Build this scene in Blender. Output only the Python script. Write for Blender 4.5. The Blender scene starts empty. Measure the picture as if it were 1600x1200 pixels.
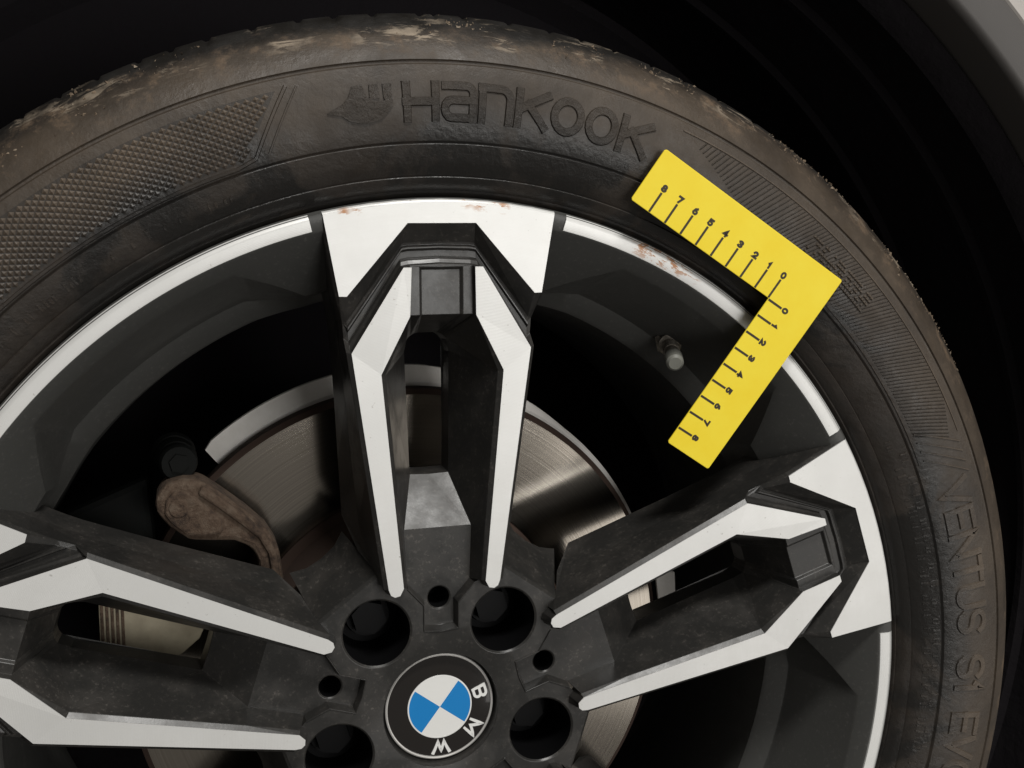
import bpy, bmesh, math, random
from mathutils import Vector, Matrix
from mathutils.geometry import tessellate_polygon
random.seed(7)
sc = bpy.context.scene
COL = sc.collection
S = 0.001                       # everything below is written in millimetres
Z0 = 0.345                      # height of the wheel centre
rad = math.radians
# ------------------------------------------------------------------ camera
cam = bpy.data.cameras.new('camera'); camo = bpy.data.objects.new('camera', cam); COL.objects.link(camo)
cam.sensor_fit = 'HORIZONTAL'; cam.sensor_width = 36; cam.lens = 38.937
cam.clip_start = 0.02; cam.clip_end = 50
CR = Matrix(((0.957572, 0.284755, 0.044389), (-0.288164, 0.948274, 0.133184), (-0.004168, -0.140325, 0.990097)))   # columns: right, forward, up
r_, f_, u_ = CR.col[0], CR.col[1], CR.col[2]
m4 = Matrix.Identity(4)
for i in range(3):
    m4[i][0] = r_[i]; m4[i][1] = u_[i]; m4[i][2] = -f_[i]
m4.translation = Vector((-120.230*S, -513.795*S, 245.948*S+Z0))
camo.matrix_world = m4
sc.camera = camo
sc.view_settings.view_transform = 'Standard'; sc.view_settings.look = 'None'
sc.view_settings.exposure = 0; sc.view_settings.gamma = 1
# ------------------------------------------------------------------ world and lamps
w = bpy.data.worlds.new('World'); sc.world = w; w.use_nodes = True
w.node_tree.nodes['Background'].inputs[0].default_value = (1.0, 0.95, 0.88, 1)
w.node_tree.nodes['Background'].inputs[1].default_value = 0.13
def lamp(name, loc, target, size, power, color):
    l = bpy.data.lights.new(name, 'AREA'); l.shape = 'RECTANGLE'; l.size, l.size_y = size
    l.energy = power; l.color = color
    o = bpy.data.objects.new(name, l); COL.objects.link(o); o.location = loc
    o.rotation_euler = (Vector(target)-Vector(loc)).to_track_quat('-Z', 'Y').to_euler()
    return o
lamp('ceiling_lamp', (0.20, -1.05, 2.05), (0, 0, 0.4), (0.5, 0.25), 24, (1.0, 0.98, 0.94))
lamp('fill_lamp', (0.75, -2.5, 0.60), (0.05, 0, 0.40), (1.0, 0.8), 21, (1.0, 0.985, 0.955))  # unseen fill lamp added to brighten the wheel from the front
lamp('reflection_lamp', (1.35, -1.6, 0.05), (0.1, 0, 0.4), (1.3, 1.3), 6.5, (1.0, 0.965, 0.92))  # unseen soft lamp added low at front right for bright disc reflections

# ------------------------------------------------------------------ materials
def mat(name, base, rough=0.5, metal=0.0, spec=0.5):
    m = bpy.data.materials.new(name); m.use_nodes = True
    b = m.node_tree.nodes['Principled BSDF']
    b.inputs['Base Color'].default_value = (*base, 1); b.inputs['Roughness'].default_value = rough
    b.inputs['Metallic'].default_value = metal; b.inputs['Specular IOR Level'].default_value = spec
    return m
def nodes(m): return m.node_tree.nodes, m.node_tree.links, m.node_tree.nodes['Principled BSDF']
def coordo(m):
    n, l, b = nodes(m); t = n.new('ShaderNodeTexCoord'); return t.outputs['Object']
def noise(m, scale, detail=6, rough=0.6, vec=None, dist=0.0):
    n, l, b = nodes(m); t = n.new('ShaderNodeTexNoise')
    t.inputs['Scale'].default_value = scale; t.inputs['Detail'].default_value = detail
    t.inputs['Roughness'].default_value = rough; t.inputs['Distortion'].default_value = dist
    l.new(vec or coordo(m), t.inputs['Vector']); return t.outputs['Fac']
def ramp(m, fac, stops):
    n, l, b = nodes(m); r = n.new('ShaderNodeValToRGB')
    e = r.color_ramp.elements
    while len(e) < len(stops): e.new(0.5)
    for x, (p, c) in zip(e, stops):
        x.position = p; x.color = (*c, 1) if len(c) == 3 else c
    l.new(fac, r.inputs['Fac']); return r.outputs['Color']
def g(v): return (v, v, v)
def mix(m, fac, a, b_, mode='MIX'):
    n, l, b = nodes(m); x = n.new('ShaderNodeMix'); x.data_type = 'RGBA'; x.blend_type = mode
    def put(sock, v):
        if isinstance(v, (int, float)): sock.default_value = v
        elif isinstance(v, tuple): sock.default_value = (*v, 1)
        else: l.new(v, sock)
    put(x.inputs[0], fac); put(x.inputs[6], a); put(x.inputs[7], b_)
    return x.outputs[2]
def math_(m, op, a, b_=None):
    n, l, b = nodes(m); x = n.new('ShaderNodeMath'); x.operation = op
    for i, v in enumerate((a, b_)):
        if v is None: continue
        if isinstance(v, (int, float)): x.inputs[i].default_value = v
        else: l.new(v, x.inputs[i])
    return x.outputs[0]
def sep(m):
    n, l, b = nodes(m); x = n.new('ShaderNodeSeparateXYZ'); l.new(coordo(m), x.inputs[0]); return x.outputs
def radius_xz(m):
    s = sep(m); return math_(m, 'SQRT', math_(m, 'ADD', math_(m, 'MULTIPLY', s[0], s[0]), math_(m, 'MULTIPLY', s[2], s[2])))
def setc(m, c): nodes(m)[1].new(c, nodes(m)[2].inputs['Base Color'])
def setr(m, c): nodes(m)[1].new(c, nodes(m)[2].inputs['Roughness'])
def bump(m, h, strength=0.3, dist=0.001):
    n, l, b = nodes(m); x = n.new('ShaderNodeBump'); x.inputs['Strength'].default_value = strength
    x.inputs['Distance'].default_value = dist; l.new(h, x.inputs['Height']); l.new(x.outputs['Normal'], b.inputs['Normal'])
def near(m, p, r0, r1):          # 1 near a point (mm), 0 away from it
    n, l, b = nodes(m); d = n.new('ShaderNodeVectorMath'); d.operation = 'DISTANCE'
    l.new(coordo(m), d.inputs[0]); d.inputs[1].default_value = [c*S for c in p]
    return ramp(m, math_(m, 'MULTIPLY', d.outputs['Value'], 1000.0/r1), [(r0/r1, g(1)), (1.0, g(0))])

# bright turned aluminium
M_mach = mat('machined_aluminium', (0.77, 0.76, 0.74), 0.44, 0.30, 0.3)
rr = radius_xz(M_mach)
turn = math_(M_mach, 'SINE', math_(M_mach, 'MULTIPLY', rr, 9000.0))
c = mix(M_mach, ramp(M_mach, noise(M_mach, 60, 5), [(0.35, g(0)), (0.75, g(1))]), (0.70, 0.697, 0.68), (0.775, 0.775, 0.762))
cv = nodes(M_mach)[0].new('ShaderNodeCombineXYZ'); nodes(M_mach)[1].new(rr, cv.inputs[0])
c = mix(M_mach, ramp(M_mach, noise(M_mach, 330, 5, 0.8, cv.outputs[0]), [(0.35, g(0)), (0.65, g(0.55))]), c, (0.69, 0.685, 0.665))
c = mix(M_mach, ramp(M_mach, noise(M_mach, 9, 3), [(0.38, g(0.75)), (0.6, g(0))]), c, (0.66, 0.66, 0.645))
speck = ramp(M_mach, noise(M_mach, 420, 3, 0.5), [(0.70, g(0)), (0.76, g(0.5))])
c = mix(M_mach, speck, c, (0.30, 0.28, 0.25))
pn = nodes(M_mach)[0].new('ShaderNodeCombineXYZ'); sx_ = sep(M_mach)
nodes(M_mach)[1].new(math_(M_mach, 'MULTIPLY', math_(M_mach, 'ARCTAN2', sx_[0], sx_[2]), 0.085), pn.inputs[0]); nodes(M_mach)[1].new(rr, pn.inputs[1])
bl = ramp(M_mach, noise(M_mach, 300, 6, 0.7, pn.outputs[0]), [(0.51, g(0)), (0.555, g(1))])
for p, r0, r1 in (((-40, 0, 254.4), .5, 3.5), ((-46, 0, 253.2), .5, 3.5), ((12, 0, 258), .5, 4), ((18, 0, 257), 1, 4.5), ((24, 0, 256.3), 1, 4.5), ((30, 0, 255.5), 1, 4), ((104, 0, 236.5), 3, 9), ((113, 0, 232), 4, 10), ((122, 0, 227), 3, 9), ((130, 0, 222.5), 2, 7)):
    c = mix(M_mach, math_(M_mach, 'MULTIPLY', near(M_mach, p, r0, r1), math_(M_mach, 'MULTIPLY', bl, 0.95)), c, (0.40, 0.19, 0.085))
setc(M_mach, c); bump(M_mach, turn, 0.06, 0.0002)

def dark_paint(name, base, dust, lo, hi, rough):
    m = mat(name, base, rough)
    b = nodes(m)[2]; b.inputs['Specular IOR Level'].default_value = 0.33; b.inputs['Coat Weight'].default_value = 0.15; b.inputs['Coat Roughness'].default_value = 0.25
    d1 = ramp(m, noise(m, 45, 7, 0.65), [(lo, g(0)), (hi, g(1))])
    d2 = ramp(m, noise(m, 420, 6, 0.75), [(0.55, g(0)), (0.70, g(1))])
    c = mix(m, math_(m, 'MULTIPLY', d1, 0.55), base, dust)
    c = mix(m, math_(m, 'MULTIPLY', d2, math_(m, 'ADD', math_(m, 'MULTIPLY', d1, 0.5), 0.22)), c, tuple(x*2.9 for x in dust))
    setc(m, c); setr(m, mix(m, d1, g(rough), g(rough+0.25)))
    bump(m, noise(m, 900, 3), 0.10, 0.0003)
    return m
M_paint = dark_paint('dark_grey_wheel_paint', (0.0245, 0.0238, 0.0225), (0.052, 0.047, 0.042), 0.44, 0.70, 0.29)
M_barrel = dark_paint('barrel_paint', (0.050, 0.050, 0.047), (0.048, 0.046, 0.043), 0.45, 0.78, 0.42)
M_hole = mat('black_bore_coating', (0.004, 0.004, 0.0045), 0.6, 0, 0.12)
M_boltdark = mat('black_bolt_coating', (0.005, 0.005, 0.0055), 0.5, 0, 0.15)
M_steelbolt = dark_paint('bolt_steel', (0.02, 0.02, 0.021), (0.05, 0.045, 0.04), 0.4, 0.8, 0.4)

# rubber
def rubber(name, k=1.0, bumpy=0.35):
    m = mat(name, (0.05, 0.042, 0.036), 0.62, 0, 0.5)
    a = ramp(m, noise(m, 9, 6, 0.6, dist=0.6), [(0.33, tuple(k*x for x in (0.0125, 0.0095, 0.0075))), (0.55, tuple(k*x for x in (0.021, 0.0160, 0.0122))), (0.75, tuple(k*x for x in (0.034, 0.0255, 0.0185)))])
    r = radius_xz(m)
    film = ramp(m, math_(m, 'MULTIPLY', math_(m, 'SUBTRACT', r, 0.255), 1/0.095), [(0.02, g(0)), (0.33, g(0.22)), (0.50, g(0.7)), (0.74, g(0.95)), (0.83, g(0.85)), (0.90, g(0.0))])
    n_, l_, b_ = nodes(m); sp_ = sep(m); pv = n_.new('ShaderNodeCombineXYZ')
    l_.new(math_(m, 'MULTIPLY', math_(m, 'ARCTAN2', sp_[0], sp_[2]), 0.075), pv.inputs[0]); l_.new(r, pv.inputs[1])
    streak = ramp(m, noise(m, 130, 7, 0.7, pv.outputs[0], 0.4), [(0.34, g(0.62)), (0.64, g(1.12))])
    a = mix(m, 0.8, a, streak, 'MULTIPLY')
    fl = math_(m, 'MULTIPLY', film, ramp(m, noise(m, 22, 8, 0.7), [(0.30, g(0.25)), (0.62, g(1))]))
    c = mix(m, fl, a, tuple(k*x for x in (0.072, 0.054, 0.038)))
    # washed-off dark streak along the lower sidewall
    st = ramp(m, noise(m, 13, 6, 0.62, dist=1.5), [(0.46, g(0)), (0.54, g(0.95))])
    low = ramp(m, math_(m, 'MULTIPLY', math_(m, 'SUBTRACT', r, 0.255), 1/0.095), [(0.05, g(1)), (0.36, g(1)), (0.50, g(0))])
    c = mix(m, math_(m, 'MULTIPLY', st, low), c, tuple(k*x for x in (0.012, 0.011, 0.010)))
    mud = ramp(m, noise(m, 60, 8, 0.75), [(0.52, g(0)), (0.66, g(0.9))])
    sh = ramp(m, math_(m, 'MULTIPLY', math_(m, 'SUBTRACT', r, 0.255), 1/0.095), [(0.70, g(0)), (0.80, g(1)), (0.90, g(1)), (0.97, g(0.25))])
    c = mix(m, math_(m, 'MULTIPLY', mud, sh), c, tuple(k*x for x in (0.135, 0.092, 0.058)))
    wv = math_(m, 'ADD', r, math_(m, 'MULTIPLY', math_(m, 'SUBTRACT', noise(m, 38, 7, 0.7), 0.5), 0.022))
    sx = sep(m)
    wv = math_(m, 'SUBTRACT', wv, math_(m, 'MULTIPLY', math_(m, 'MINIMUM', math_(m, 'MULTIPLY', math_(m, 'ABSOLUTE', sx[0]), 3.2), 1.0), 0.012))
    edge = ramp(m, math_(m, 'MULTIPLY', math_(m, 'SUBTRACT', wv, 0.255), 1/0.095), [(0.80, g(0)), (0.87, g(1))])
    c = mix(m, edge, c, tuple(k*x for x in (0.011, 0.0095, 0.008)))  # arch shade put into the rubber colour, reaching further in at the top
    grit = ramp(m, noise(m, 210, 7, 0.75, pv.outputs[0], 0.8), [(0.525, g(0)), (0.56, g(1.0))])
    patch = ramp(m, noise(m, 24, 4, 0.6), [(0.48, g(0)), (0.60, g(1))])
    gz = ramp(m, math_(m, 'MULTIPLY', math_(m, 'SUBTRACT', wv, 0.255), 1/0.095), [(0.74, g(0)), (0.80, g(1)), (0.90, g(0.8)), (0.96, g(0))])
    c = mix(m, math_(m, 'MULTIPLY', math_(m, 'MULTIPLY', grit, patch), gz), c, tuple(k*x for x in (0.30, 0.245, 0.185)))
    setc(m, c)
    setr(m, mix(m, math_(m, 'MULTIPLY', st, low), ramp(m, noise(m, 60, 6), [(0.3, g(0.38)), (0.7, g(0.68))]), g(0.30)))
    h = math_(m, 'ADD', noise(m, 260, 6, 0.7), math_(m, 'MULTIPLY', noise(m, 40, 4), 1.5))
    bump(m, h, bumpy, 0.0012)
    return m
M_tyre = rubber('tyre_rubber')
M_letter = rubber('letter_rubber', 0.74, 1.0)
M_letter2 = rubber('pale_letter_rubber', 1.55, 0.6)
M_dot = rubber('knurl_rubber', 1.7)
M_band = rubber('band_rubber', 0.5)
M_mud = mat('dried_mud', (0.2, 0.16, 0.12), 0.95)
setc(M_mud, ramp(M_mud, noise(M_mud, 90, 4), [(0.3, (0.07, 0.05, 0.035)), (0.5, (0.17, 0.125, 0.085)), (0.7, (0.26, 0.215, 0.165))]))

# brake parts
M_disc = mat('brushed_disc_steel', (0.50, 0.45, 0.38), 0.13, 1.0)
n, l, b = nodes(M_disc); tg = n.new('ShaderNodeTangent'); tg.direction_type = 'RADIAL'; tg.axis = 'Y'
l.new(tg.outputs[0], b.inputs['Tangent']); b.inputs['Anisotropic'].default_value = 0.25
rr = radius_xz(M_disc)
cmb = n.new('ShaderNodeCombineXYZ'); l.new(math_(M_disc, 'MULTIPLY', rr, 1.0), cmb.inputs[0])
rings = noise(M_disc, 900, 4, 0.7, cmb.outputs[0])
setc(M_disc, mix(M_disc, ramp(M_disc, rings, [(0.35, g(0)), (0.65, g(1))]), (0.33, 0.295, 0.25), (0.50, 0.46, 0.405)))
bump(M_disc, rings, 0.12, 0.0002)
M_rust = mat('rusty_iron', (0.10, 0.06, 0.04), 0.85, 0.1)
setc(M_rust, ramp(M_rust, noise(M_rust, 110, 8, 0.75), [(0.36, (0.030, 0.019, 0.013)), (0.5, (0.09, 0.058, 0.038)), (0.7, (0.15, 0.115, 0.085))]))
bump(M_rust, noise(M_rust, 160, 8, 0.75), 0.9, 0.0025)
M_rustdark = mat('dark_rust_edge', (0.05, 0.03, 0.022), 0.9)
M_shield = mat('dusty_zinc_sheet', (0.6, 0.57, 0.52), 0.5, 0.0)
setc(M_shield, mix(M_shield, ramp(M_shield, noise(M_shield, 120, 6), [(0.35, g(0)), (0.7, g(1))]), (0.84, 0.81, 0.76), (0.93, 0.90, 0.86)))
M_black = mat('black_rubber_boot', (0.0035, 0.004, 0.0036), 0.7, 0, 0.15)
M_pad = mat('dusty_pad_plate', (0.21, 0.18, 0.125), 0.6)
setc(M_pad, ramp(M_pad, noise(M_pad, 50, 6), [(0.3, (0.15, 0.125, 0.085)), (0.7, (0.26, 0.23, 0.165))]))
M_brass = mat('valve_metal', (0.30, 0.27, 0.23), 0.42, 0.55)
setc(M_brass, ramp(M_brass, noise(M_brass, 500, 3), [(0.35, (0.12, 0.105, 0.085)), (0.65, (0.30, 0.275, 0.24))]))
M_vcap = mat('grey_plastic_valve_cap', (0.21, 0.21, 0.185), 0.5)
# badge
M_bblack = mat('badge_black', (0.012, 0.010, 0.009), 0.12); nodes(M_bblack)[2].inputs['Coat Weight'].default_value = 1.0
M_bblue = mat('badge_blue', (0.012, 0.215, 0.56), 0.22)
M_bwhite = mat('badge_white', (0.80, 0.80, 0.78), 0.22)
M_chrome = mat('badge_chrome', (0.85, 0.83, 0.80), 0.3, 0.55)
# ruler
M_yel = mat('yellow_plastic', (0.86, 0.66, 0.045), 0.5, 0, 0.25)
setc(M_yel, mix(M_yel, ramp(M_yel, noise(M_yel, 55, 6), [(0.35, g(0)), (0.7, g(1))]), (0.97, 0.74, 0.036), (0.99, 0.79, 0.052)))
bump(M_yel, noise(M_yel, 700, 3), 0.08, 0.0003)
M_ink = mat('black_print', (0.035, 0.025, 0.012), 0.6)
# body
M_liner = mat('black_arch_felt', (0.017, 0.015, 0.017), 0.95, 0, 0.1)
bump(M_liner, noise(M_liner, 60, 6), 0.5, 0.003)
M_trim = mat('grey_textured_plastic', (0.082, 0.076, 0.072), 0.6)
bump(M_trim, noise(M_trim, 1500, 3), 0.25, 0.0004)
M_body = mat('silver_car_paint', (0.50, 0.47, 0.44), 0.35, 0.4); nodes(M_body)[2].inputs['Coat Weight'].default_value = 0.7

# ------------------------------------------------------------------ object helpers
def empty(name, label, cat, loc=(0, 0, Z0), group=None):
    o = bpy.data.objects.new(name, None); o.empty_display_size = 0.02; COL.objects.link(o)
    o.location = loc; o['label'] = label; o['category'] = cat
    if group: o['group'] = group
    return o
def link(name, me, m, parent, label=None, kind=None):
    o = bpy.data.objects.new(name, me); COL.objects.link(o); o.parent = parent
    if m is not None and not me.materials: me.materials.append(m)
    if label: o['label'] = label
    if kind: o['kind'] = kind
    return o
def smooth(me, ang=35):
    for p in me.polygons: p.use_smooth = True
    bm = bmesh.new(); bm.from_mesh(me)
    for e in bm.edges:
        if len(e.link_faces) == 2 and e.calc_face_angle(0) > rad(ang): e.smooth = False
        elif len(e.link_faces) != 2: e.smooth = False
    bm.to_mesh(me); bm.free()
def build(name, vs, fs, m, parent, ang=None, merge=True, bev=0, label=None, kind=None):
    me = bpy.data.meshes.new(name)
    me.from_pydata([(x*S, y*S, z*S) for x, y, z in vs], [], fs)
    bm = bmesh.new(); bm.from_mesh(me)
    if merge: bmesh.ops.remove_doubles(bm, verts=bm.verts, dist=2e-5)
    bmesh.ops.recalc_face_normals(bm, faces=bm.faces)
    bm.to_mesh(me); bm.free()
    if ang: smooth(me, ang)
    o = link(name, me, m, parent, label, kind)
    if bev:
        bv = o.modifiers.new('edge', 'BEVEL'); bv.width = bev*S; bv.segments = 2; bv.limit_method = 'ANGLE'; bv.angle_limit = rad(22)
        bv.harden_normals = False
    return o
class MB:
    def __init__(s): s.v = []; s.f = []
    def face(s, pts):
        i = len(s.v); s.v += [tuple(p) for p in pts]; s.f.append(list(range(i, i+len(pts))))
    def strip(s, a, b_, close=False):
        n_ = len(a)
        for k in range(n_ if close else n_-1):
            q = (k+1) % n_; s.face([a[k], a[q], b_[q], b_[k]])
    def prism(s, outline, d, cap_back=False):   # outline: list of 3-D points, d: offset vector
        back = [tuple(p[i]+d[i] for i in range(3)) for p in outline]
        s.face(outline); s.strip(outline, back, True)
        if cap_back: s.face(back)
    def obj(s, name, m, parent, **k): return build(name, s.v, s.f, m, parent, **k)
def sp(u, r, y, a):             # spoke frame (lateral, radial, depth) turned clockwise by a degrees -> wheel frame
    c_, s_ = math.cos(rad(a)), math.sin(rad(a))
    return (u*c_+r*s_, y, r*c_-u*s_)
def pol(r, th, y):              # th clockwise from the top
    return (r*math.sin(rad(th)), y, r*math.cos(rad(th)))
def revolve(name, prof, m, parent, n_=128, a0=0, a1=360, ang=40, bev=0, label=None, kind=None):
    full = abs(a1-a0) >= 360
    k = n_ if full else n_+1
    vs = [pol(r, a0+(a1-a0)*i/n_, y) for i in range(k) for r, y in prof]
    p = len(prof); fs = []
    for i in range(n_):
        j = (i+1) % k
        for q in range(p-1): fs.append((i*p+q, j*p+q, j*p+q+1, i*p+q+1))
    return build(name, vs, fs, m, parent, ang=ang, label=label, kind=kind, merge=False)
def cyl(mb, c_, axis, r, h, n_=24, r2=None, cap=True):
    axis = Vector(axis).normalized(); c_ = Vector(c_); t = axis.orthogonal().normalized(); b_ = axis.cross(t)
    r2 = r if r2 is None else r2
    A = [c_+(t*math.cos(2*math.pi*i/n_)+b_*math.sin(2*math.pi*i/n_))*r for i in range(n_)]
    B = [c_+axis*h+(t*math.cos(2*math.pi*i/n_)+b_*math.sin(2*math.pi*i/n_))*r2 for i in range(n_)]
    mb.strip(A, B, True)
    if cap: mb.face(B); mb.face(A[::-1])

# stroke lettering: strokes in a unit box (x 0..1, y 0..1)
def arc(cx, cy, rx, ry, a0, a1, n_=10):
    return [(cx+rx*math.cos(rad(a0+(a1-a0)*i/n_)), cy+ry*math.sin(rad(a0+(a1-a0)*i/n_))) for i in range(n_+1)]
GL = {
 'H': [[(0, 0), (0, 1)], [(1, 0), (1, 1)], [(0, .5), (1, .5)]],
 'a': [[(.05, 1), (.75, 1)]+arc(.75, .75, .25, .25, 90, 0, 5)+[(1, 0)], [(1, .55), (.25, .55)]+arc(.25, .275, .25, .275, 90, 270, 6)+[(1, 0)]],
 'N': [[(0, 0), (0, 1)], [(0, 1), (.65, 1)]+arc(.65, .65, .35, .35, 90, 0, 6)+[(1, 0)]],
 'n': [[(0, 0), (0, 1), (1, 0), (1, 1)]],
 'K': [[(0, 0), (0, 1)], [(1, 1), (.08, .48)], [(.35, .63), (1, 0)]],
 'O': [arc(.5, .5, .5, .5, 0, 360, 20)],
 'V': [[(0, 1), (.5, 0), (1, 1)]], 'E': [[(1, 1), (0, 1), (0, 0), (1, 0)], [(0, .5), (.85, .5)]],
 'T': [[(0, 1), (1, 1)], [(.5, 1), (.5, 0)]],
 'U': [[(0, 1), (0, .3)]+arc(.5, .3, .5, .3, 180, 360, 10)+[(1, 1)]],
 'S': [arc(.5, .75, .5, .25, 20, 270, 10)+arc(.5, .25, .5, .25, 90, -160, 10)],
 'B': [[(0, 0), (0, 1), (.6, 1)]+arc(.6, .76, .36, .24, 90, -90, 8)+[(0, .52)], [(.6, .52)]+arc(.62, .26, .38, .26, 90, -90, 8)+[(0, 0)]],
 'M': [[(0, 0), (0, 1), (.5, .25), (1, 1), (1, 0)]], 'W': [[(0, 1), (.25, 0), (.5, .8), (.75, 0), (1, 1)]],
 '0': [arc(.5, .5, .5, .5, 0, 360, 16)], '1': [[(.15, .75), (.55, 1), (.55, 0)]],
 '2': [arc(.5, .7, .48, .3, 165, -35, 8)+[(0, 0), (1, 0)]],
 '3': [arc(.45, .75, .5, .25, 150, -90, 8), arc(.45, .25, .5, .25, 90, -150, 8)],
 '4': [[(.72, 0), (.72, 1), (0, .3), (1, .3)]],
 '5': [[(.95, 1), (.1, 1), (.05, .55)]+arc(.45, .32, .5, .32, 110, -150, 10)],
 '6': [arc(.5, .3, .47, .3, 0, 360, 14), [(.05, .35), (.25, .8), (.7, 1)]],
 '7': [[(0, 1), (1, 1), (.4, 0)]],
 '8': [arc(.5, .75, .4, .25, 0, 360, 12), arc(.5, .26, .5, .26, 0, 360, 12)],
}
def ribbon(mb, pts, wd, fn, h, step=2.0, taper=0.7):
    P = [Vector(p) for p in pts]; Q = [P[0]]
    for a, b_ in zip(P, P[1:]):
        k = max(1, int((b_-a).length/step))
        Q += [a+(b_-a)*(i/k) for i in range(1, k+1)]
    Q = [q for i, q in enumerate(Q) if i == 0 or (q-Q[i-1]).length > 1e-6]
    closed = (Q[0]-Q[-1]).length < 1e-4
    L = []
    for i, q in enumerate(Q):
        a = Q[i-1] if i > 0 else (Q[-2] if closed else None); c_ = Q[i+1] if i < len(Q)-1 else (Q[1] if closed else None)
        d1 = (q-a).normalized() if a is not None else (c_-q).normalized()
        d2 = (c_-q).normalized() if c_ is not None else d1
        t = (d1+d2)
        t = t.normalized() if t.length > 1e-6 else d1
        nrm = Vector((-t.y, t.x)); k = 1/max(0.45, abs(nrm.dot(Vector((-d1.y, d1.x)))))
        L.append((q, nrm*k*wd/2, t))
    if not closed:
        L[0] = (L[0][0]-L[0][2]*wd/2, L[0][1], L[0][2]); L[-1] = (L[-1][0]+L[-1][2]*wd/2, L[-1][1], L[-1][2])
    def row(f, hh): return [fn(*(q+n_*f), hh) for q, n_, t in L]
    a, b_, c_, d_ = row(1, 0), row(taper, h), row(-taper, h), row(-1, 0)
    mb.strip(a, b_); mb.strip(b_, c_); mb.strip(c_, d_)
    if not closed:
        mb.face([a[0], b_[0], c_[0], d_[0]]); mb.face([d_[-1], c_[-1], b_[-1], a[-1]])
def glyph(ch, wx, wy, wd, fn, h, step=2.0, taper=0.7):
    mb = MB()
    for k, s_ in enumerate(GL[ch]):
        ribbon(mb, [(x*wx, y*wy) for x, y in s_], wd, lambda x, y, hh, k=k: fn(x, y, hh*(1+0.04*k)), h, step, taper)
    return mb

# ================================================================== WHEEL
wheel = empty('alloy_wheel_with_tyre', 'dark grey five double-spoke alloy wheel with bright machined faces and a dusty black tyre', 'wheel')

# ---- barrel: profile varies round the circle (gussets beside each spoke)
def barrel():
    vs = []; fs = []; N = 360
    for i in range(N):
        th = i*360/N; be = abs(((th-36+36) % 72)-36)      # angle from the middle of the opening
        be = abs(((th) % 72)-36)
        k = min(1, max(0, (be-13)/7.0))
        r1 = 244-22*k; y1 = 8+24*k
        r2 = 228-10*k; y2 = 56
        prof = [(250, 24), (257.5, 14), (260.2, 6), (260, 2.2), (258.6, .7), (257, .5), (251.2, 1.6), (250.2, 2.3), (r1+.6, y1-.3), (r1-.4, y1+1), (r2+.5, y2-1), (r2-.5, y2+.6), (217.5-2*k, 62), (216-2*k, 64), (213, 92), (210, 150), (213, 190), (222, 200), (232, 206), (236, 200)]
        vs += [pol(r, th, y) for r, y in prof]
    p = len(prof)
    for i in range(N):
        j = (i+1) % N
        for q in range(p-1): fs.append((i*p+q, j*p+q, j*p+q+1, i*p+q+1))
    return build('rim_barrel', vs, fs, M_barrel, wheel, ang=25, merge=False)
barrel()
# machined lip segments between the spokes
for k in range(5):
    a0, a1 = 72*k+13.95, 72*k+58.05; N = 48; mb = MB()
    prof = [(259.9, 2.6), (259.2, 1.2), (257.4, 0.0), (256.4, -0.2), (251.6, 0.75), (251.2, 2.2)]
    rows = [[pol(r, a0+(a1-a0)*i/N, y) for r, y in prof] for i in range(N+1)]
    for i in range(N): mb.strip(rows[i], rows[i+1])
    mb.face(rows[0]); mb.face(rows[-1][::-1])
    mb.obj('machined_lip', M_mach, wheel, ang=30)

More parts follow.
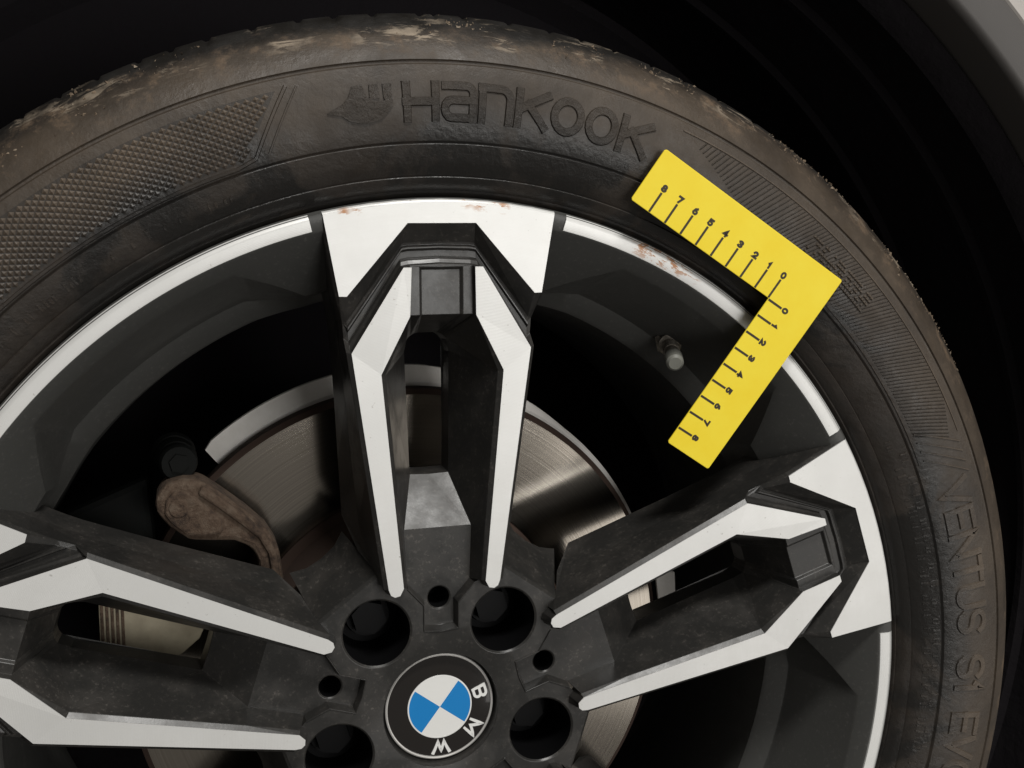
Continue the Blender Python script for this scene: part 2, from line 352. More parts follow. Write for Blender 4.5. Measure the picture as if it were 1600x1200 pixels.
# ---- spokes
def yarm(r): return -2.5+(227.4-r)*(3.0/40) if r > 187.4 else 0.5+(187.4-r)*(2.5/117)
cap_arc = [(257.9*math.sin(rad(t)), 257.9*math.cos(rad(t))) for t in (0, 2.5, 5, 7.5, 10, 12.5)]
NT, TI, TO = (16.5, 248.0), (45.7, 214.3), (49.3, 214.4)
ARM = [(15.4, 227.4), (19.2, 227.4), (44.0, 187.6), (28.3, 70.5), (27.2, 67.6), (25.2, 66.4), (22.6, 67.0), (20.8, 70.5), (30.1, 177.0), (16.1, 204.5)]
def make_spoke(a):
    mb = MB()
    for sgn in (1, -1):
        P = lambda u, r, y: sp(sgn*u, r, y, a)
        yc = 0.1                                           # painted level just under the machined skin
        # under the cap
        mb.face([P(u, r, yc) for u, r in cap_arc]+[P(*TO, yc), P(*TI, yc), P(*NT, yc), P(0, 248, yc)])
        mb.strip([P(u, r, yc) for u, r in cap_arc], [P(u*1.005, r*1.005, 6) for u, r in cap_arc])
        # chevron groove: outer edge O -> inner edge I
        O = [(0, 248, yc), (15, 248, yc), (16.5, 248, yc), (45.7, 214.3, yc)]
        I = [(0, 229, 2.6), (15.4, 228.2, 2.6), (19.2, 227.4, -2.2), (44.0, 187.6, 0.8)]
        pr = [(0, None), (.46, 8.2), (.53, 8.6), (.57, 7.2), (.62, 7.2), (.66, 8.8), (.83, 9.0), (.88, 7.0), (.985, 5.8), (1, None)]
        rows = []
        for o_, i_ in zip(O, I):
            rows.append([P(o_[0]+(i_[0]-o_[0])*t, o_[1]+(i_[1]-o_[1])*t, (o_[2] if t == 0 else i_[2]) if y is None else y) for t, y in pr])
        for q in range(3): mb.strip(rows[q], rows[q+1])
        mb.face([P(15.4, 228.2, 2.6), P(15.4, 227.4, -2.2), P(19.2, 227.4, -2.2)])
        # arm under-surface
        mb.face([P(u, r, yarm(r)+.35) for u, r in ARM])
        mb.strip([P(u, r, yarm(r)+.35) for u, r in ARM[3:8]], [P(u+du, r+dr, 15) for (u, r), du, dr in zip(ARM[3:8], (1.6, 1, 0, -1, -1.6), (-1, -2, -3, -2, -1))])
        # shelf between the arm heads
        mb.face([P(0, 229, 2.6), P(15.4, 228.2, 2.6), P(15.4, 204.5, 3.2), P(10.6, 204.5, 3.2), P(10.6, 227.2, 2.7), P(0, 227.2, 2.7)])
        mb.strip([P(0, 227.2, 2.7), P(10.6, 227.2, 2.7), P(10.6, 204.5, 3.2)], [P(0, 226.2, 4.4), P(9.4, 226.2, 4.4), P(9.4, 204.5, 4.8)])
        mb.face([P(0, 226.2, 4.4), P(9.4, 226.2, 4.4), P(9.4, 204.5, 4.8), P(0, 204.5, 4.8)])
        mb.face([P(15.4, 228.2, 2.6), P(15.4, 227.4, -2.2), P(16.1, 204.5, yarm(204.5)+.35), P(15.4, 204.5, 3.2)])
        # drop from the shelf into the slot
        top = [P(0, 204.5, 4.8), P(9.4, 204.5, 4.8), P(10.6, 204.5, 3.2), P(15.4, 204.5, 3.2), P(16.1, 204.5, yarm(204.5)+.35)]
        bot = [P(0, 193, 38), P(5, 193, 38), P(6.5, 192.6, 38), P(8.5, 191.5, 38), P(10.4, 189.5, 38)]
        mb.strip(top, bot)
        # inner channel wall with a small bevel along the arm
        T = [(16.1, 204.5), (30.1, 177.0), (25.4, 122), (23.0, 96), (20.8, 70.5)]
        B1 = [(15.2, 203.6, 2.4), (27.8, 176.4, 3.0), (23.1, 122, 4.2), (20.8, 96, 4.7), (19.1, 70.3, 5.4)]
        B2 = [(10.4, 189.5, 38), (11.6, 183, 39), (10.2, 120, 37), (17.4, 96, 18.2), (16.2, 67.9, 18.2)]
        t_ = [P(u, r, yarm(r)+.35) for u, r in T]
        b1 = [P(*q) for q in B1]; b2 = [P(*q) for q in B2]
        b1[0] = t_[0]
        mb.strip(t_, b1); mb.strip(b1, b2)
        # slot sides and the sloping floor facet below the slot
        sl = [(0, 193, 38), (5, 193, 38), (6.5, 192.6, 38), (8.5, 191.5, 38), (10.4, 189.5, 38), (11.6, 183, 39), (10.2, 120, 37), (0, 119.6, 36.9)]
        mb.strip([P(*q) for q in sl], [P(q[0]*.94, q[1]+(0.8 if q[1] < 150 else -0.8), 50) for q in sl])
        mb.face([P(0, 119.6, 36.9), P(10.2, 120, 37), P(17.4, 96, 18.2), P(0, 96, 18.2)])
        # outer side wall with bevel, top outline -> bevel -> back edge
        e = rows[3]
        TP = [P(cap_arc[-1][0], cap_arc[-1][1], yc), P(*TO, yc), P(*TI, yc)]
        # closure of the groove end (notch)
        mb.face([P(*TO, yc), P(*TI, yc), e[1], P(46.9, 201.5, 9.5)])
        mb.face([e[1], e[2], e[3], e[4], e[5], e[6], P(46.4, 194, 9.8), P(46.9, 201.5, 9.5)])
        mb.face([e[6], e[7], e[8], e[9], P(46.3, 188, 2.8), P(46.4, 194, 9.8)])
        A0 = [(cap_arc[-1][0], cap_arc[-1][1], yc), (49.3, 214.4, yc)]
        A1 = [(cap_arc[-1][0]+1.2, cap_arc[-1][1], 2.4), (50.7, 214.2, 2.6)]
        mb.strip([P(*q) for q in A0], [P(*q) for q in A1])
        mb.face([P(49.3, 214.4, yc), P(50.7, 214.2, 2.6), P(46.9, 201.5, 9.5)])
        C0 = [(44.0-15.7*t, 187.6-117.1*t, .8+2.55*t) for t in (0, .22, .51, .79, 1)]
        C1 = [(46.3-15.9*t, 188.0-117.8*t, 2.8+2.4*t) for t in (0, .22, .51, .79, 1)]
        mb.strip([P(*q) for q in C0], [P(*q) for q in C1])
        F = [(cap_arc[-1][0]+1.2, cap_arc[-1][1], 2.4), (50.7, 214.2, 2.6), (46.9, 201.5, 9.5), (46.4, 194, 9.8)]+C1
        Bk = [(58.5, 246, 40), (51.8, 214.2, 46), (49.8, 201, 46), (49.0, 194, 46), (48.3, 187, 47), (46.8, 160, 47), (45.6, 127, 47), (44.6, 99, 47), (39, 84, 30)]
        Md = [tuple(f_*.45+b_*.55 for f_, b_ in zip(x, z)) for x, z in zip(F, Bk)]
        Md = [(m_[0]-1.2, m_[1], m_[2]) for m_ in Md]
        mb.strip([P(*q) for q in F], [P(*q) for q in Md]); mb.strip([P(*q) for q in Md], [P(*q) for q in Bk])
        mb.face([P(30.4, 70.2, 5.2), P(*Md[-1]), P(29.9, 69.5, 15)])
        # back face
        mb.strip([P(*q) for q in Bk[:-1]], [P(min(q[0], 10), q[1], 50) for q in Bk[:-1]])
    o = mb.obj('spoke', M_paint, wheel, bev=0.9)
    for sgn in (1, -1):
        arm = MB(); L_ = [sp(sgn*u, r, yarm(r), a) for u, r in ARM]
        arm.face([L_[i] for i in (0, 1, 2, 8, 9)]); arm.face([L_[i] for i in (2, 3, 4, 5, 6, 7, 8)])
        arm.strip(L_, [sp(sgn*u, r, yarm(r)+.33, a) for u, r in ARM], True)
        arm.obj('machined_arm_face', M_mach, o)
    cp = MB()
    out = [(-u, r) for u, r in cap_arc[:0:-1]]+cap_arc+[TO, TI, NT]+[(-x, y) for x, y in (NT, TI, TO)]
    fr = [sp(u, r, -0.35 if r < 256.5 and abs(u) < 57 and (u, r) not in cap_arc else -0.25, a) for u, r in out]
    cp.face(fr); lip = [sp(u*1.0035, r*1.0035, 0.35, a) for u, r in out[:11]]; lip2 = [sp(u*1.0075, r*1.0075, 2.4, a) for u, r in out[:11]]
    cp.strip(fr[:11], lip); cp.strip(lip, lip2)
    cp.strip(fr[10:]+fr[:1], [sp(u, r, 0.08, a) for u, r in out[10:]+out[:1]])
    cp.obj('machined_cap_face', M_mach, o)
    return o
for k in range(5): make_spoke(72*k)

# ---- hub: bosses round the bolt holes, channel floors, bowl round the badge, webs between the spokes
def ray_hit(c_, d, poly):
    best = None
    for (x1, y1), (x2, y2) in zip(poly, poly[1:]+poly[:1]):
        ex, ey = x2-x1, y2-y1; den = d[0]*ey-d[1]*ex
        if abs(den) < 1e-9: continue
        t = ((x1-c_[0])*ey-(y1-c_[1])*ex)/den; s_ = ((x1-c_[0])*d[1]-(y1-c_[1])*d[0])/den
        if t > 1e-6 and -1e-6 <= s_ <= 1+1e-6 and (best is None or t < best): best = t
    return best
def holed(mb, c_, r, poly, y, a, bore, bore_r, yfn=None, ch=0.9, extra=48):
    angs = sorted(set([round(math.atan2(py-c_[1], px-c_[0]), 6) for px, py in poly]+[round(-math.pi+2*math.pi*i/extra, 6) for i in range(extra)]))
    A = []; B = []; Cc = []; D = []
    for t in angs:
        d = (math.cos(t), math.sin(t)); h = ray_hit(c_, d, poly) or r+1
        q = (c_[0]+d[0]*h, c_[1]+d[1]*h)
        A.append(sp(q[0], q[1], yfn(*q) if yfn else y, a))
        k = min(h*.98, r+ch)
        B.append(sp(c_[0]+d[0]*k, c_[1]+d[1]*k, y, a))
        Cc.append(sp(c_[0]+d[0]*r, c_[1]+d[1]*r, y+ch, a))
        D.append(sp(c_[0]+d[0]*bore_r, c_[1]+d[1]*bore_r, y+bore, a))
    mb.strip(A, B, True); mb.strip(B, Cc, True)
    return Cc, D
hub = MB(); bores = []
for k in range(5):
    a = 72*k+36
    def tosec(u, r, da):     # spoke-frame point of the neighbour into this boss frame
        x = sp(u, r, 0, da); return (x[0], x[2])
    half = [(18.2, 79), (20.6, 73), tosec(-17.3, 67, 36), tosec(-8.9, 57.5, 36), tosec(-8.9, 44, 36), tosec(0, 43.2, 36), tosec(0, 30.5, 36)]
    arc_in = [(30.5*math.sin(rad(t)), 30.5*math.cos(rad(t))) for t in (27, 18, 9)]
    right = half+arc_in
    poly = right+[(0, 30.5)]+[(-x, y) for x, y in right[::-1]]
    yf = lambda x, y: 13.0+max(0, min(1, (43-math.hypot(x, y))/12.5))*1.6
    Cc, D = holed(hub, (0, 56), 17.0, poly, 13.0, a, 34, 16.2, yf)
    bores.append((Cc, D))
    # boss flank to the channel (neck sides), seen as the double bright lines
    for sg in (1, -1):
        fl = [tosec(-17.3, 67, 36), tosec(-8.9, 57.5, 36), tosec(-8.9, 44, 36), tosec(0, 43.2, 36)]
        lo = [tosec(-16.2, 67.9, 36), tosec(-7.6, 58.6, 36), tosec(-7.6, 45.2, 36), tosec(0, 44.6, 36)]
        bd = [(f_[0]*.82+l_[0]*.18, f_[1]*.82+l_[1]*.18) for f_, l_ in zip(fl, lo)]
        bd0 = [(f_[0]*1.35-l_[0]*.35, f_[1]*1.35-l_[1]*.35) for f_, l_ in zip(fl, lo)]
        rows_ = [[sp(sg*x, y, q, a) for x, y in w_] for w_, q in ((bd0, 12.9), (fl, 12.2), (bd, 12.5), (lo, 18.2))]
        for p_, q_ in zip(rows_, rows_[1:]): hub.strip(p_, q_)
        hub.strip([sp(sg*x, y, 13.0, a) for x, y in [(18.2, 79), (20.6, 73), tosec(-17.3, 67, 36)]], [sp(sg*x, y, 18.2, a) for x, y in [(19, 79.5), (21.6, 73.6), tosec(-16.2, 67.9, 36)]])
    # ridge and web falling away between two spokes
    rg = [(-18.2, 79, 13), (-9, 79, 13), (0, 79, 13), (9, 79, 13), (18.2, 79, 13)]
    r1_ = [(-19, 80.4, 14.4), (-9, 80.6, 14.4), (0, 80.7, 14.4), (9, 80.6, 14.4), (19, 80.4, 14.4)]
    r2_ = [(-18.6, 84, 24), (-9, 85, 24), (0, 85.4, 24), (9, 85, 24), (18.6, 84, 24)]
    r3_ = [(-17, 98, 45), (-9, 94.5, 45), (0, 93.5, 45), (9, 94.5, 45), (17, 98, 45)]
    r4_ = [(-17, 99, 47), (-9, 95.3, 47), (0, 94.3, 47), (9, 95.3, 47), (17, 99, 47)]
    r5_ = [(-15, 90, 62), (-9, 88, 62), (0, 87, 62), (9, 88, 62), (15, 90, 62)]
    R_ = [[sp(*q, a) for q in r] for r in (rg, r1_, r2_, r3_, r4_, r5_)]
    for p, q in zip(R_, R_[1:]): hub.strip(p, q)
    # channel floor with the small drilled hole
    b_ = 72*k
    flo = [(-7.6, 45.2), (-7.6, 58.6), (-16.2, 67.9), (-17.4, 96), (17.4, 96), (16.2, 67.9), (7.6, 58.6), (7.6, 45.2)]
    Cc, D = holed(hub, (0, 59.2), 5.6, flo, 18.2, b_, 22, 5.2, ch=0.7)
    hub.face([sp(-7.6, 45.2, 18.2, b_), sp(7.6, 45.2, 18.2, b_), sp(0, 44.6, 18.2, b_)])
    bores.append((Cc, D))
bw = [pol(30.5, t, 14.6) for t in range(0, 360, 6)]; bw2 = [pol(29.6, t, 21.5) for t in range(0, 360, 6)]; bw3 = [pol(20, t, 26) for t in range(0, 360, 6)]
hub.strip(bw, bw2, True); hub.strip(bw2, bw3, True)
hub.obj('hub', M_paint, wheel, ang=32, bev=1.1)
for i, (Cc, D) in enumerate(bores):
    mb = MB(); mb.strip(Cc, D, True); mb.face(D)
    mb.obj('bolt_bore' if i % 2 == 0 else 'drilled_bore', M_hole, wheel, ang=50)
for k in range(5):
    a = 72*k+36; mb = MB()
    cyl(mb, sp(0, 56, 46.6, a), (0, -1, 0), 12.5, 4, 24, 11.5)
    cyl(mb, sp(0, 56, 42.6, a), (0, -1, 0), 9.8, 6, 6, 9.4)
    mb.obj('wheel_bolt', M_boltdark, wheel)

# ---- badge in the middle
badge = revolve('centre_cap', [(28.6, 24), (28.6, 20.2), (28.2, 19.9), (16, 19.2), (0.01, 19.0)], M_bblack, wheel, 96, ang=30)
revolve('chrome_ring', [(28.7, 20.4), (28.5, 19.3), (27.9, 19.0), (27.4, 19.3), (27.3, 20.1)], M_chrome, badge, 96)
revolve('roundel_ring', [(17.1, 19.3), (17.0, 18.95), (16.3, 18.9), (16.2, 19.3)], M_bwhite, badge, 72)
BR = 127.5
for q in range(4):
    mb = MB(); a0 = BR-90+90*q
    pts = [(0, 18.86, 0)]+[pol(16.3, a0+90*i/12, 18.98) for i in range(13)]
    mb.prism(pts, (0, 0.3, 0))
    mb.obj('blue_quadrant' if q % 2 == 0 else 'white_quadrant', M_bblue if q % 2 == 0 else M_bwhite, badge)
for ch, th, wx in (('B', 76, 5.2), ('M', 127.5, 6.6), ('W', 179, 7.4)):
    wy = 6.4
    def fn(x, y, h, th=th, wx=wx):
        rr_ = 19.0+y; t = th+math.degrees((x-wx/2)/22.0)
        return pol(rr_, t, 19.38+0.02*(rr_-17)-h)
    glyph(ch, wx, wy, 1.55, fn, 0.35, 1.0, 0.9).obj('badge_letter', M_bwhite, badge, label='white letter '+ch+' on the badge')

# ---- valve
vb = Vector((144.0, 60, 184.5)); vt = Vector((130.7, 20, 173.6)); ax = (vt-vb).normalized(); L = (vt-vb).length
mb = MB(); cyl(mb, vb, ax, 7.5, 7, 24, 6.2); cyl(mb, vb+ax*7, ax, 8.2, 3, 6, 8.2); cyl(mb, vb+ax*10, ax, 5.2, 3.5, 20); cyl(mb, vb+ax*13.5, ax, 6.4, 1.6, 20)
cyl(mb, vb+ax*15.1, ax, 4.0, L-24, 16)
for i in range(5): cyl(mb, vb+ax*(17.5+i*1.7), ax, 4.5, 0.8, 16)
valve = mb.obj('valve_stem', M_brass, wheel, ang=30)
mb = MB(); cyl(mb, vb+ax*(L-10.5), ax, 4.9, 8.3, 18, 4.7); cyl(mb, vb+ax*(L-2.2), ax, 4.7, 1.4, 18, 3.4)
mb.obj('valve_cap', M_vcap, valve, ang=30)

# ================================================================== TYRE
TP = [(249, 24), (257, 9), (260.6, 4.2), (262.2, 2.2), (263.2, 2.6), (264.6, 0.2), (266.5, -1.6), (269, -3.0), (269.6, -2.6), (270.3, -3.4), (277, -7.4), (283.6, -10.0), (284.4, -9.7), (285.2, -10.9), (288, -11.9), (296, -13.3), (306, -13.9), (313, -13.5), (318.6, -12.3), (319.3, -10.9), (320.4, -10.8), (321.0, -11.7), (326, -9.3), (331, -5.4), (336, -0.2), (340.5, 6), (344.2, 13), (346.2, 20), (347.6, 32), (349, 60), (350, 110), (350, 150), (349, 200), (347, 228), (340, 246), (322, 262), (300, 266), (276, 258), (258, 238), (250, 226)]
def ty(r):
    for (r0, y0), (r1, y1) in zip(TP[3:], TP[4:]):
        if r0 <= r <= r1 and r1 > r0: return y0+(y1-y0)*(r-r0)/(r1-r0)
    return -10
def tyre():
    N = 1440; vs = []; fs = []; p = len(TP)
    rnd = random.Random(3); edges = []; t = 0
    while t < 360:
        st = rnd.choice((2.6, 3.1, 3.6)); edges.append(t); t += st
    mask = [0.0]*N
    for e in edges:
        for i in range(int((e-0.12)*4), int((e+0.12)*4)+1): mask[i % N] = 1.0
    ph = [rnd.uniform(0, 6.28) for _ in range(6)]
    for i in range(N):
        th = i*360/N; gm = mask[i]
        wob = sum(math.sin(rad(th)*k+ph[k % 6]) for k in (3, 5, 8))*0.12
        for r, y in TP:
            if y > 3 and r > 341 and y < 120:
                d = gm*min(1, (r-341)/6)*1.2
                # groove runs slanted across the shoulder
                vs.append(pol(r-d+wob*.5, th+max(0, y)*0.015, y+gm*1.0))
            else: vs.append(pol(r+wob*(1 if 285 < r < 335 and y < 20 else 0)*.4, th, y))
    for i in range(N):
        j = (i+1) % N
        for q in range(p-1): fs.append((i*p+q, j*p+q, j*p+q+1, i*p+q+1))
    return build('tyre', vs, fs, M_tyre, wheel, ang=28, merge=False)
tyre_o = tyre()
def wall(r, th, h): return pol(r, th, ty(r)-h)
# maker's name, seven letters, with its winged mark before it
def tletter(ch, th0, wdeg, r0, r1, wd, h, m, name, label):
    rm = (r0+r1)/2; wx = rad(wdeg)*rm
    fn = lambda x, y, hh: wall(r0+y, th0+math.degrees(x/rm), hh)
    return glyph(ch, wx, r1-r0, wd, fn, h, 1.6, 0.78).obj(name, m, tyre_o, ang=30, label=label)
th = -3.55
for ch in 'HaNKOOK':
    tletter(ch, th, 2.5, 295.2, 309.3, 4.1, 0.75, M_letter, 'raised_letter', None); th += 3.32
# winged mark: a swept body with a pointed beak to the left and two feather bars
def mark(pts, h=0.75):
    mb = MB(); top = [wall(r, t, h) for t, r in pts]; bot = [wall(r, t, -0.2) for t, r in pts]
    mb.face(top); mb.strip(top, bot, True); return mb
mk = mark([(-10.4, 300.2), (-9.0, 303.2), (-8.5, 305.5), (-8.0, 310.5), (-7.2, 310.8), (-6.9, 305), (-6.2, 303.0), (-5.2, 303.4), (-4.9, 299.5), (-5.8, 295.3), (-7.3, 293.8), (-8.6, 295.6), (-9.2, 298.2)]).obj('winged_mark', M_letter, tyre_o)
mark([(-6.7, 304.2), (-6.6, 310.6), (-5.9, 310.6), (-5.8, 304.4)]).obj('mark_feather', M_letter, mk)
mark([(-5.5, 304.6), (-5.5, 310.4), (-4.75, 310.4), (-4.75, 300.5), (-5.05, 300.2)]).obj('mark_feather', M_letter, mk)
# model name down the right side
th = 69.4
for ch, wd_ in (('V', 2.5), ('E', 2.1), ('n', 2.3), ('T', 2.2), ('U', 2.2), ('S', 2.1), (' ', 1.6), ('S', 2.1), ('1', 1.0), (' ', 1.2), ('E', 1.9), ('V', 2.1), ('O', 2.1)):
    if ch != ' ': tletter(ch, th, wd_, 293.5, 309, 3.5, 0.85, M_letter2, 'raised_letter', None)
    th += wd_+0.72
# small sizes line near the rim: low raised ticks (too small to read)
rnd = random.Random(11); mb = MB()
for base, a0, a1 in ((274.5, -46, -20), (275, 62, 103), (279.5, 64, 100)):
    t = a0
    while t < a1:
        k = rnd.random()
        if k > 0.25:
            hh = rnd.uniform(2.2, 4.2); wv = rnd.uniform(.12, .30)
            o_ = [wall(base, t, .35), wall(base, t+wv, .35), wall(base+hh, t+wv, .35), wall(base+hh, t, .35)]
            mb.face(o_); mb.strip(o_, [wall(base, t, -.1), wall(base, t+wv, -.1), wall(base+hh, t+wv, -.1), wall(base+hh, t, -.1)], True)
        t += rnd.choice((.45, .6, .9, 1.6))
for rb in (298, 300.2, 302.4, 304.6, 306.8):
    t = 38.4
    while t < 47.5:
        if rnd.random() > .38:
            o_ = [wall(rb, t, .9), wall(rb, t+.16, .9), wall(rb+.9, t+.16, .9), wall(rb+.9, t, .9)]
            mb.face(o_); mb.strip(o_, [wall(rb-.3, t-.08, .2), wall(rb-.3, t+.24, .2), wall(rb+1.2, t+.24, .2), wall(rb+1.2, t-.08, .2)], True)
        t += .34
mb.obj('small_raised_marks', M_letter2, tyre_o, kind='stuff')
# knurled band on the left and its raised frame
mb = MB()
def band_lo(t): return 288.5
def inside(t, r):
    e = -13.4-(314-r)*0.155
    return -64 < t < e-0.9 and 289.5 < r < 313.6
row = 0; r = 289.8
while r < 313.5:
    t = -64+(0.38 if row % 2 else 0)
    while t < -12:
        if inside(t, r):
            c_ = wall(r, t, 0.95)
            q = [wall(r-1.35, t, 0.12), wall(r, t+0.30, 0.12), wall(r+1.35, t, 0.12), wall(r, t-0.30, 0.12)]
            for i in range(4): mb.face([q[i], q[(i+1) % 4], c_])
        t += 0.76
    r += 1.5; row += 1
mb.obj('knurled_studs', M_dot, tyre_o, kind='stuff')
mb = MB(); N = 100
e0 = lambda r: -13.4-(314-r)*0.155-0.7
rs = [288.8, 294, 300, 306, 312, 314.0]
grid = [[wall(r, -64+(e0(r)+64)*i/N, 0.10) for r in rs] for i in range(N+1)]
for i in range(N): mb.strip(grid[i], grid[i+1])
mb.obj('knurled_band', M_band, tyre_o, ang=30)
mb = MB()
fnw = lambda x, y, hh: wall(y, x, hh)
def wallribbon(mb, pts, wd, h, n_=40):
    # pts in (theta, r)
    Q = []
    for (a, b_), (c_, d_) in zip(pts, pts[1:]):
        Q += [(a+(c_-a)*i/n_, b_+(d_-b_)*i/n_) for i in range(n_)]
    Q.append(pts[-1])
    ribbon(mb, [(rad(t)*300, r) for t, r in Q], wd, lambda x, y, hh: wall(y, math.degrees(x/300), hh), h, 50, 0.6)
wallribbon(mb, [(-64, 286.6), (-19.0, 286.6), (-17.2, 288.5), (-13.3, 314.5)], 1.8, 0.8)
wallribbon(mb, [(-15.9, 289.5), (-12.4, 314)], 1.0, 0.6, 20)
mb.obj('band_frame', M_tyre, tyre_o, ang=30)
# finely ribbed band on the right
mb = MB(); t = 24.0
while t < 63:
    rlo = 289+max(0, (33-t)*2.3) if t < 33 else 289
    rhi = 314-max(0, (t-58)*1.3)
    n_ = 5
    a = [(t+(i/n_)*2.6*(rhi-rlo)/25, rlo+(rhi-rlo)*i/n_) for i in range(n_+1)]
    mb.strip([wall(r, q-0.1, 0.05) for q, r in a], [wall(r, q, 0.5) for q, r in a]); mb.strip([wall(r, q, 0.5) for q, r in a], [wall(r, q+0.1, 0.05) for q, r in a])
    t += 0.42
mb.obj('ribbed_band', M_letter, tyre_o, kind='stuff')
mb = MB()
for q in range(4): wallribbon(mb, [(62.5+q*1.1, 290), (65.6+q*1.1, 313)], 1.0, 0.6, 12)
wallribbon(mb, [(22, 314.6), (64.5, 314.6)], 0.9, 0.5); wallribbon(mb, [(33, 286.8), (66, 286.8)], 0.9, 0.5)
mb.obj('band_frame', M_letter2, tyre_o, ang=30)
# dried mud crumbs caught on the shoulder
rnd = random.Random(5); mb = MB()
def crumb(c_, s_):
    vs = [Vector((rnd.gauss(0, 1), rnd.gauss(0, .45), rnd.gauss(0, 1))).normalized()*s_*rnd.uniform(.5, 1.2) for _ in range(5)]
    pts = [tuple(Vector(c_)+v) for v in vs]
    for f in ((0, 1, 2), (0, 2, 3), (0, 3, 4), (1, 2, 3), (1, 3, 4), (0, 1, 4)): mb.face([pts[i] for i in f])
def sh_y(r):
    for (r0, y0), (r1, y1) in zip(TP[20:28], TP[21:29]):
        if r0 <= r <= r1: return y0+(y1-y0)*(r-r0)/(r1-r0)
    return 10
cl = [rnd.uniform(-52, 62) for _ in range(34)]
for ce in cl:
    k = rnd.randint(6, 22); rb = rnd.choice((334, 337, 339, 341, 343)); spd = rnd.uniform(.3, 1.6)
    for _ in range(k):
        t = rnd.gauss(ce, spd); r = min(346.5, max(327, rnd.gauss(rb, 2.2)))
        crumb(pol(r, t, sh_y(r)-0.3), rnd.choice((.35, .45, .6, .8, 1.2)))
mb.obj('mud_crumbs', M_mud, tyre_o, kind='stuff')

# ================================================================== BRAKE
disc = empty('brake_disc', 'worn brushed steel brake disc with a rusty rim behind the spokes', 'brake disc')
revolve('friction_ring', [(96, 97), (96, 96), (152.5, 96)], M_disc, disc, 180, ang=30)
revolve('rusty_edge', [(152.5, 96), (155.6, 98), (156, 100), (156, 107), (120, 108)], M_rustdark, disc, 180, ang=30)
revolve('disc_hat', [(30, 56), (84, 56), (88, 59), (90, 94), (96, 97)], M_rustdark, disc, 120, ang=30)
shield = empty('dust_shield', 'pale grey sheet metal dust shield showing above the brake disc', 'dust shield')
revolve('shield_plate', [(60, 123), (158, 123)], M_shield, shield, 140, -41, 205)
mb = MB(); N = 120; rows = []
for i in range(N+1):
    th = -41.5+246.5*i/N; k = min(1, max(0, (th-4)/34.0)); ex = 9.6-7.4*k-(1.6 if th < -39.5 else 0)
    rows.append([pol(r, th, y) for r, y in ((149, 113), (157.0, 109), (157.8, 108.7), (157.8+ex, 108.7+ex*.45), (158.2+ex, 110+ex*.5), (157, 121+ex*.4))])
for a, b_ in zip(rows, rows[1:]): mb.strip(a, b_)
mb.obj('shield_flange', M_shield, shield, ang=30)
mb = MB(); mb.prism([sp(-9, 164, 110, 83), sp(9, 164, 110, 83), sp(8, 175, 108, 83), sp(-7, 176, 108, 83)], (0, 2, 0), True)
mb.obj('shield_tab', M_shield, shield)

caliper = empty('brake_caliper', 'rusty brown brake caliper carrier seen between the left spokes', 'brake caliper')
out = [(-136.2, 104), (-135.9, 111.4), (-131, 118), (-122.5, 119.7), (-114, 118.8), (-104, 111.1), (-91.6, 100.6), (-81.3, 90.2), (-75.7, 80.1), (-73.9, 64.7), (-73, 34), (-86, 34), (-85.4, 65.8), (-86.3, 75), (-90, 81.5), (-98, 85.5), (-109.8, 86.5), (-120.5, 87.8), (-130, 95.7)]
mb = MB(); mb.prism([(x, 60, z) for x, z in out], (0, 24, 0), True)
mb.obj('carrier', M_rust, caliper, bev=2.8)
# raised rib along the arm and a cast pad on the block
rib = [(-113, 117), (-103.5, 109.3), (-91.6, 98.8), (-82, 88.5), (-77.2, 79), (-75.5, 64), (-79.5, 64), (-81.5, 78), (-86, 86.5), (-95, 95), (-106, 104.5), (-115.5, 112)]
mb = MB(); mb.prism([(x, 57.5, z) for x, z in rib], (0, 5, 0)); mb.obj('carrier_rib', M_rust, caliper, bev=1.6)
mb = MB(); mb.prism([(x, 58, z) for x, z in [(-132, 103), (-131, 110), (-127, 114), (-120, 114), (-112, 106), (-104, 98), (-104, 91), (-112, 90), (-121, 91), (-129, 98)]], (0, 4, 0)); mb.obj('cast_pad', M_rust, caliper, bev=1.4)
mb = MB(); cyl(mb, (-125, 58.5, 105.5), (0, -1, 0), 5.2, 1.2, 16, 4.6); mb.obj('carrier_bolt', M_rust, caliper, bev=0.5)
mb = MB()
for i in range(5): cyl(mb, (-126.5+i*0.6, 92-i*4.2, 127.5-i*.4), (0.12, -1, -0.03), 11.5-(i % 2)*1.2-i*.4, 3.0, 20, 10.4-(i % 2)*1.2-i*.4)
cyl(mb, (-124, 74, 126), (0.12, -1, -0.03), 5.5, 3, 6, 5.2)
mb.obj('guide_pin_boot', M_black, caliper, ang=30)
mb = MB(); mb.prism([(-185, 92, 98), (-140, 92, 116), (-138, 92, 84), (-138, 92, 56), (-186, 92, 52)], (0, 45, 0), True)
mb.obj('caliper_body', M_black, caliper, bev=4)
mb = MB(); mb.prism([(x, 91, z) for x, z in [(-168, 62), (-169, 0), (-148, 6), (-136, 11.5), (-126, 17), (-117.5, 24), (-110, 40), (-108, 60)]], (0, 4, 0), True)
mb.obj('brake_pad', M_pad, caliper, bev=0.5)
mb = MB()
for q in range(5): mb.prism([(-167.5+q*2.6, 90.4, 58), (-168.0+q*2.6, 90.4, 3), (-166.4+q*2.6, 90.4, 3), (-165.9+q*2.6, 90.4, 58)], (0, 1, 0))
mb.obj('pad_ridge', M_rust, caliper, bev=0.3)

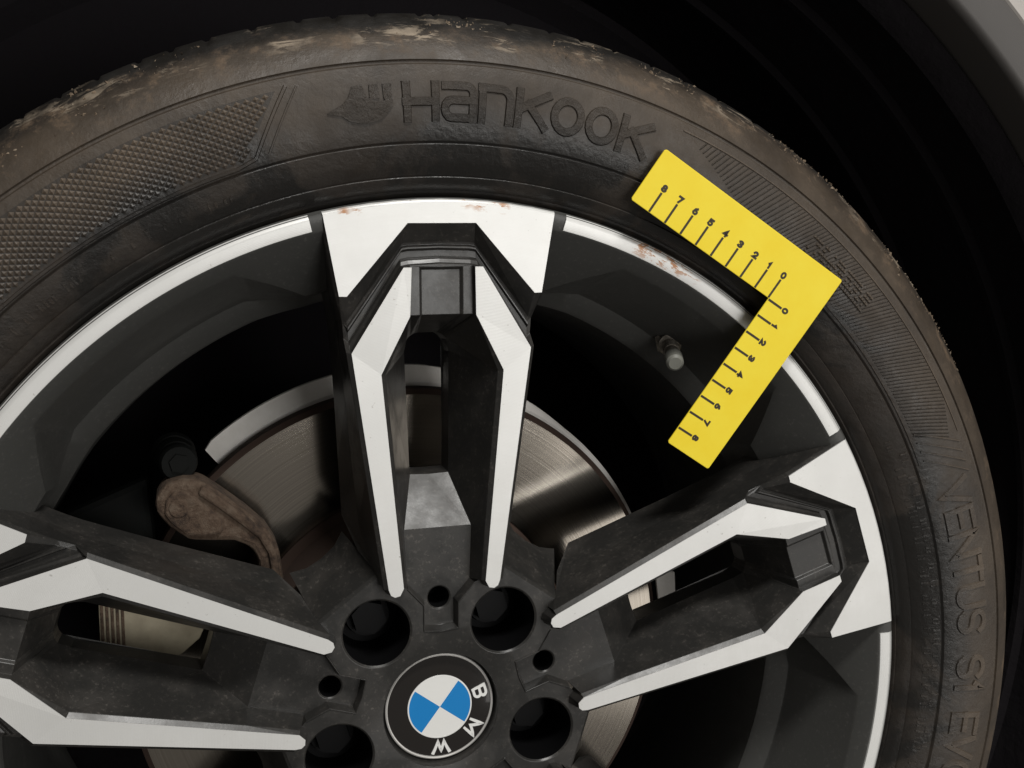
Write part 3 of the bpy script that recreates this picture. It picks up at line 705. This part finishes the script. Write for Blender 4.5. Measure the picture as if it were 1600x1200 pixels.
# ================================================================== CAR BODY ROUND THE WHEEL
body = empty('parked_car', 'silver car wing with grey plastic arch moulding and black wheel arch over the tyre', 'car')
revolve('arch_moulding', [(476, 70), (476, 34), (476.3, 31), (478, 29.0), (479.5, 28.1), (498, 27.0), (500.2, 28.5), (500.8, 34)], M_trim, body, 140, -95, 95, ang=35)
revolve('wing_panel', [(500, 36), (500.6, 31), (502.5, 29.2), (530, 27.0), (600, 26), (720, 34), (820, 60)], M_body, body, 140, -95, 95, ang=35)
revolve('arch_liner', [(474, 60), (470, 66), (466, 80), (468, 84), (470, 130), (466, 134), (466, 140), (470, 144), (468, 220), (464, 224), (464, 230), (466, 234), (462, 330)], M_liner, body, 120, -120, 120, ang=30)
revolve('inner_arch_panel', [(478, 327), (455, 333), (440, 350), (60, 356), (1, 356)], M_liner, body, 120, ang=30)

# ================================================================== YELLOW RULER
QO = Vector((168.8, -7.8, 209.5))
E1 = Vector((-0.84167, -0.01876, 0.53966)); E2 = Vector((-0.53502, 0.16426, -0.82872)); NO = E1.cross(E2)
if NO.y > 0: NO = -NO
QO = QO+(Vector((-120.230, -513.795, 245.948))-QO).normalized()*4.5
ruler = empty('corner_ruler', 'bright yellow L-shaped centimetre ruler laid across the tyre and rim', 'ruler', (QO.x*S, QO.y*S, QO.z*S+Z0))
def rp(a, b_, h): return tuple(E1*a+E2*b_+NO*h)
out = [(0, 0), (90.5, 0), (91.2, -.8), (91, -28), (90, -28.9), (-28.2, -28.9), (-28.9, -28.2), (-28.7, 89.4), (-28, 90.2), (-.8, 89.6), (0, 88.8)]
mb = MB(); mb.prism([rp(a, b_, 0.9) for a, b_ in out], tuple(-NO*0.9), True)
mb.obj('plate', M_yel, ruler, bev=0.25)
for k in range(9):
    for leg in (0, 1):
        d = 10*k+(0.5 if k == 0 else 0); mb = MB(); t0, t1, hw = 0.3, (11.0, 9.4)[leg], 0.6
        fn = (lambda al, ac, h: rp(al, -ac, h)) if leg == 0 else (lambda al, ac, h: rp(-ac, al, h))
        q = [fn(d-hw, t0, .98), fn(d+hw, t0, .98), fn(d+hw, t1, .98), fn(d-hw, t1, .98)]
        mb.prism(q, tuple(-NO*.1)); mb.obj('tick_mark', M_ink, ruler)
        ww, hh = (2.1, 2.7)
        base = (12.1, 10.5)[leg]
        if leg == 0: f2 = lambda x, y, h, d=d: rp(d-(x-ww/2), -(base+y), .9+h)
        else: f2 = lambda x, y, h, d=d: rp(-(base+y), d+(x-ww/2), .9+h)
        glyph(str(k), ww*(0.8 if k == 1 else 1), hh, 1.15, f2, 0.09, 0.6, 0.95).obj('numeral', M_ink, ruler)

# ------------------------------------------------------------------ render defaults
sc.render.engine = 'CYCLES'
sc.cycles.samples = 128
sc.render.resolution_x = 1024; sc.render.resolution_y = 768
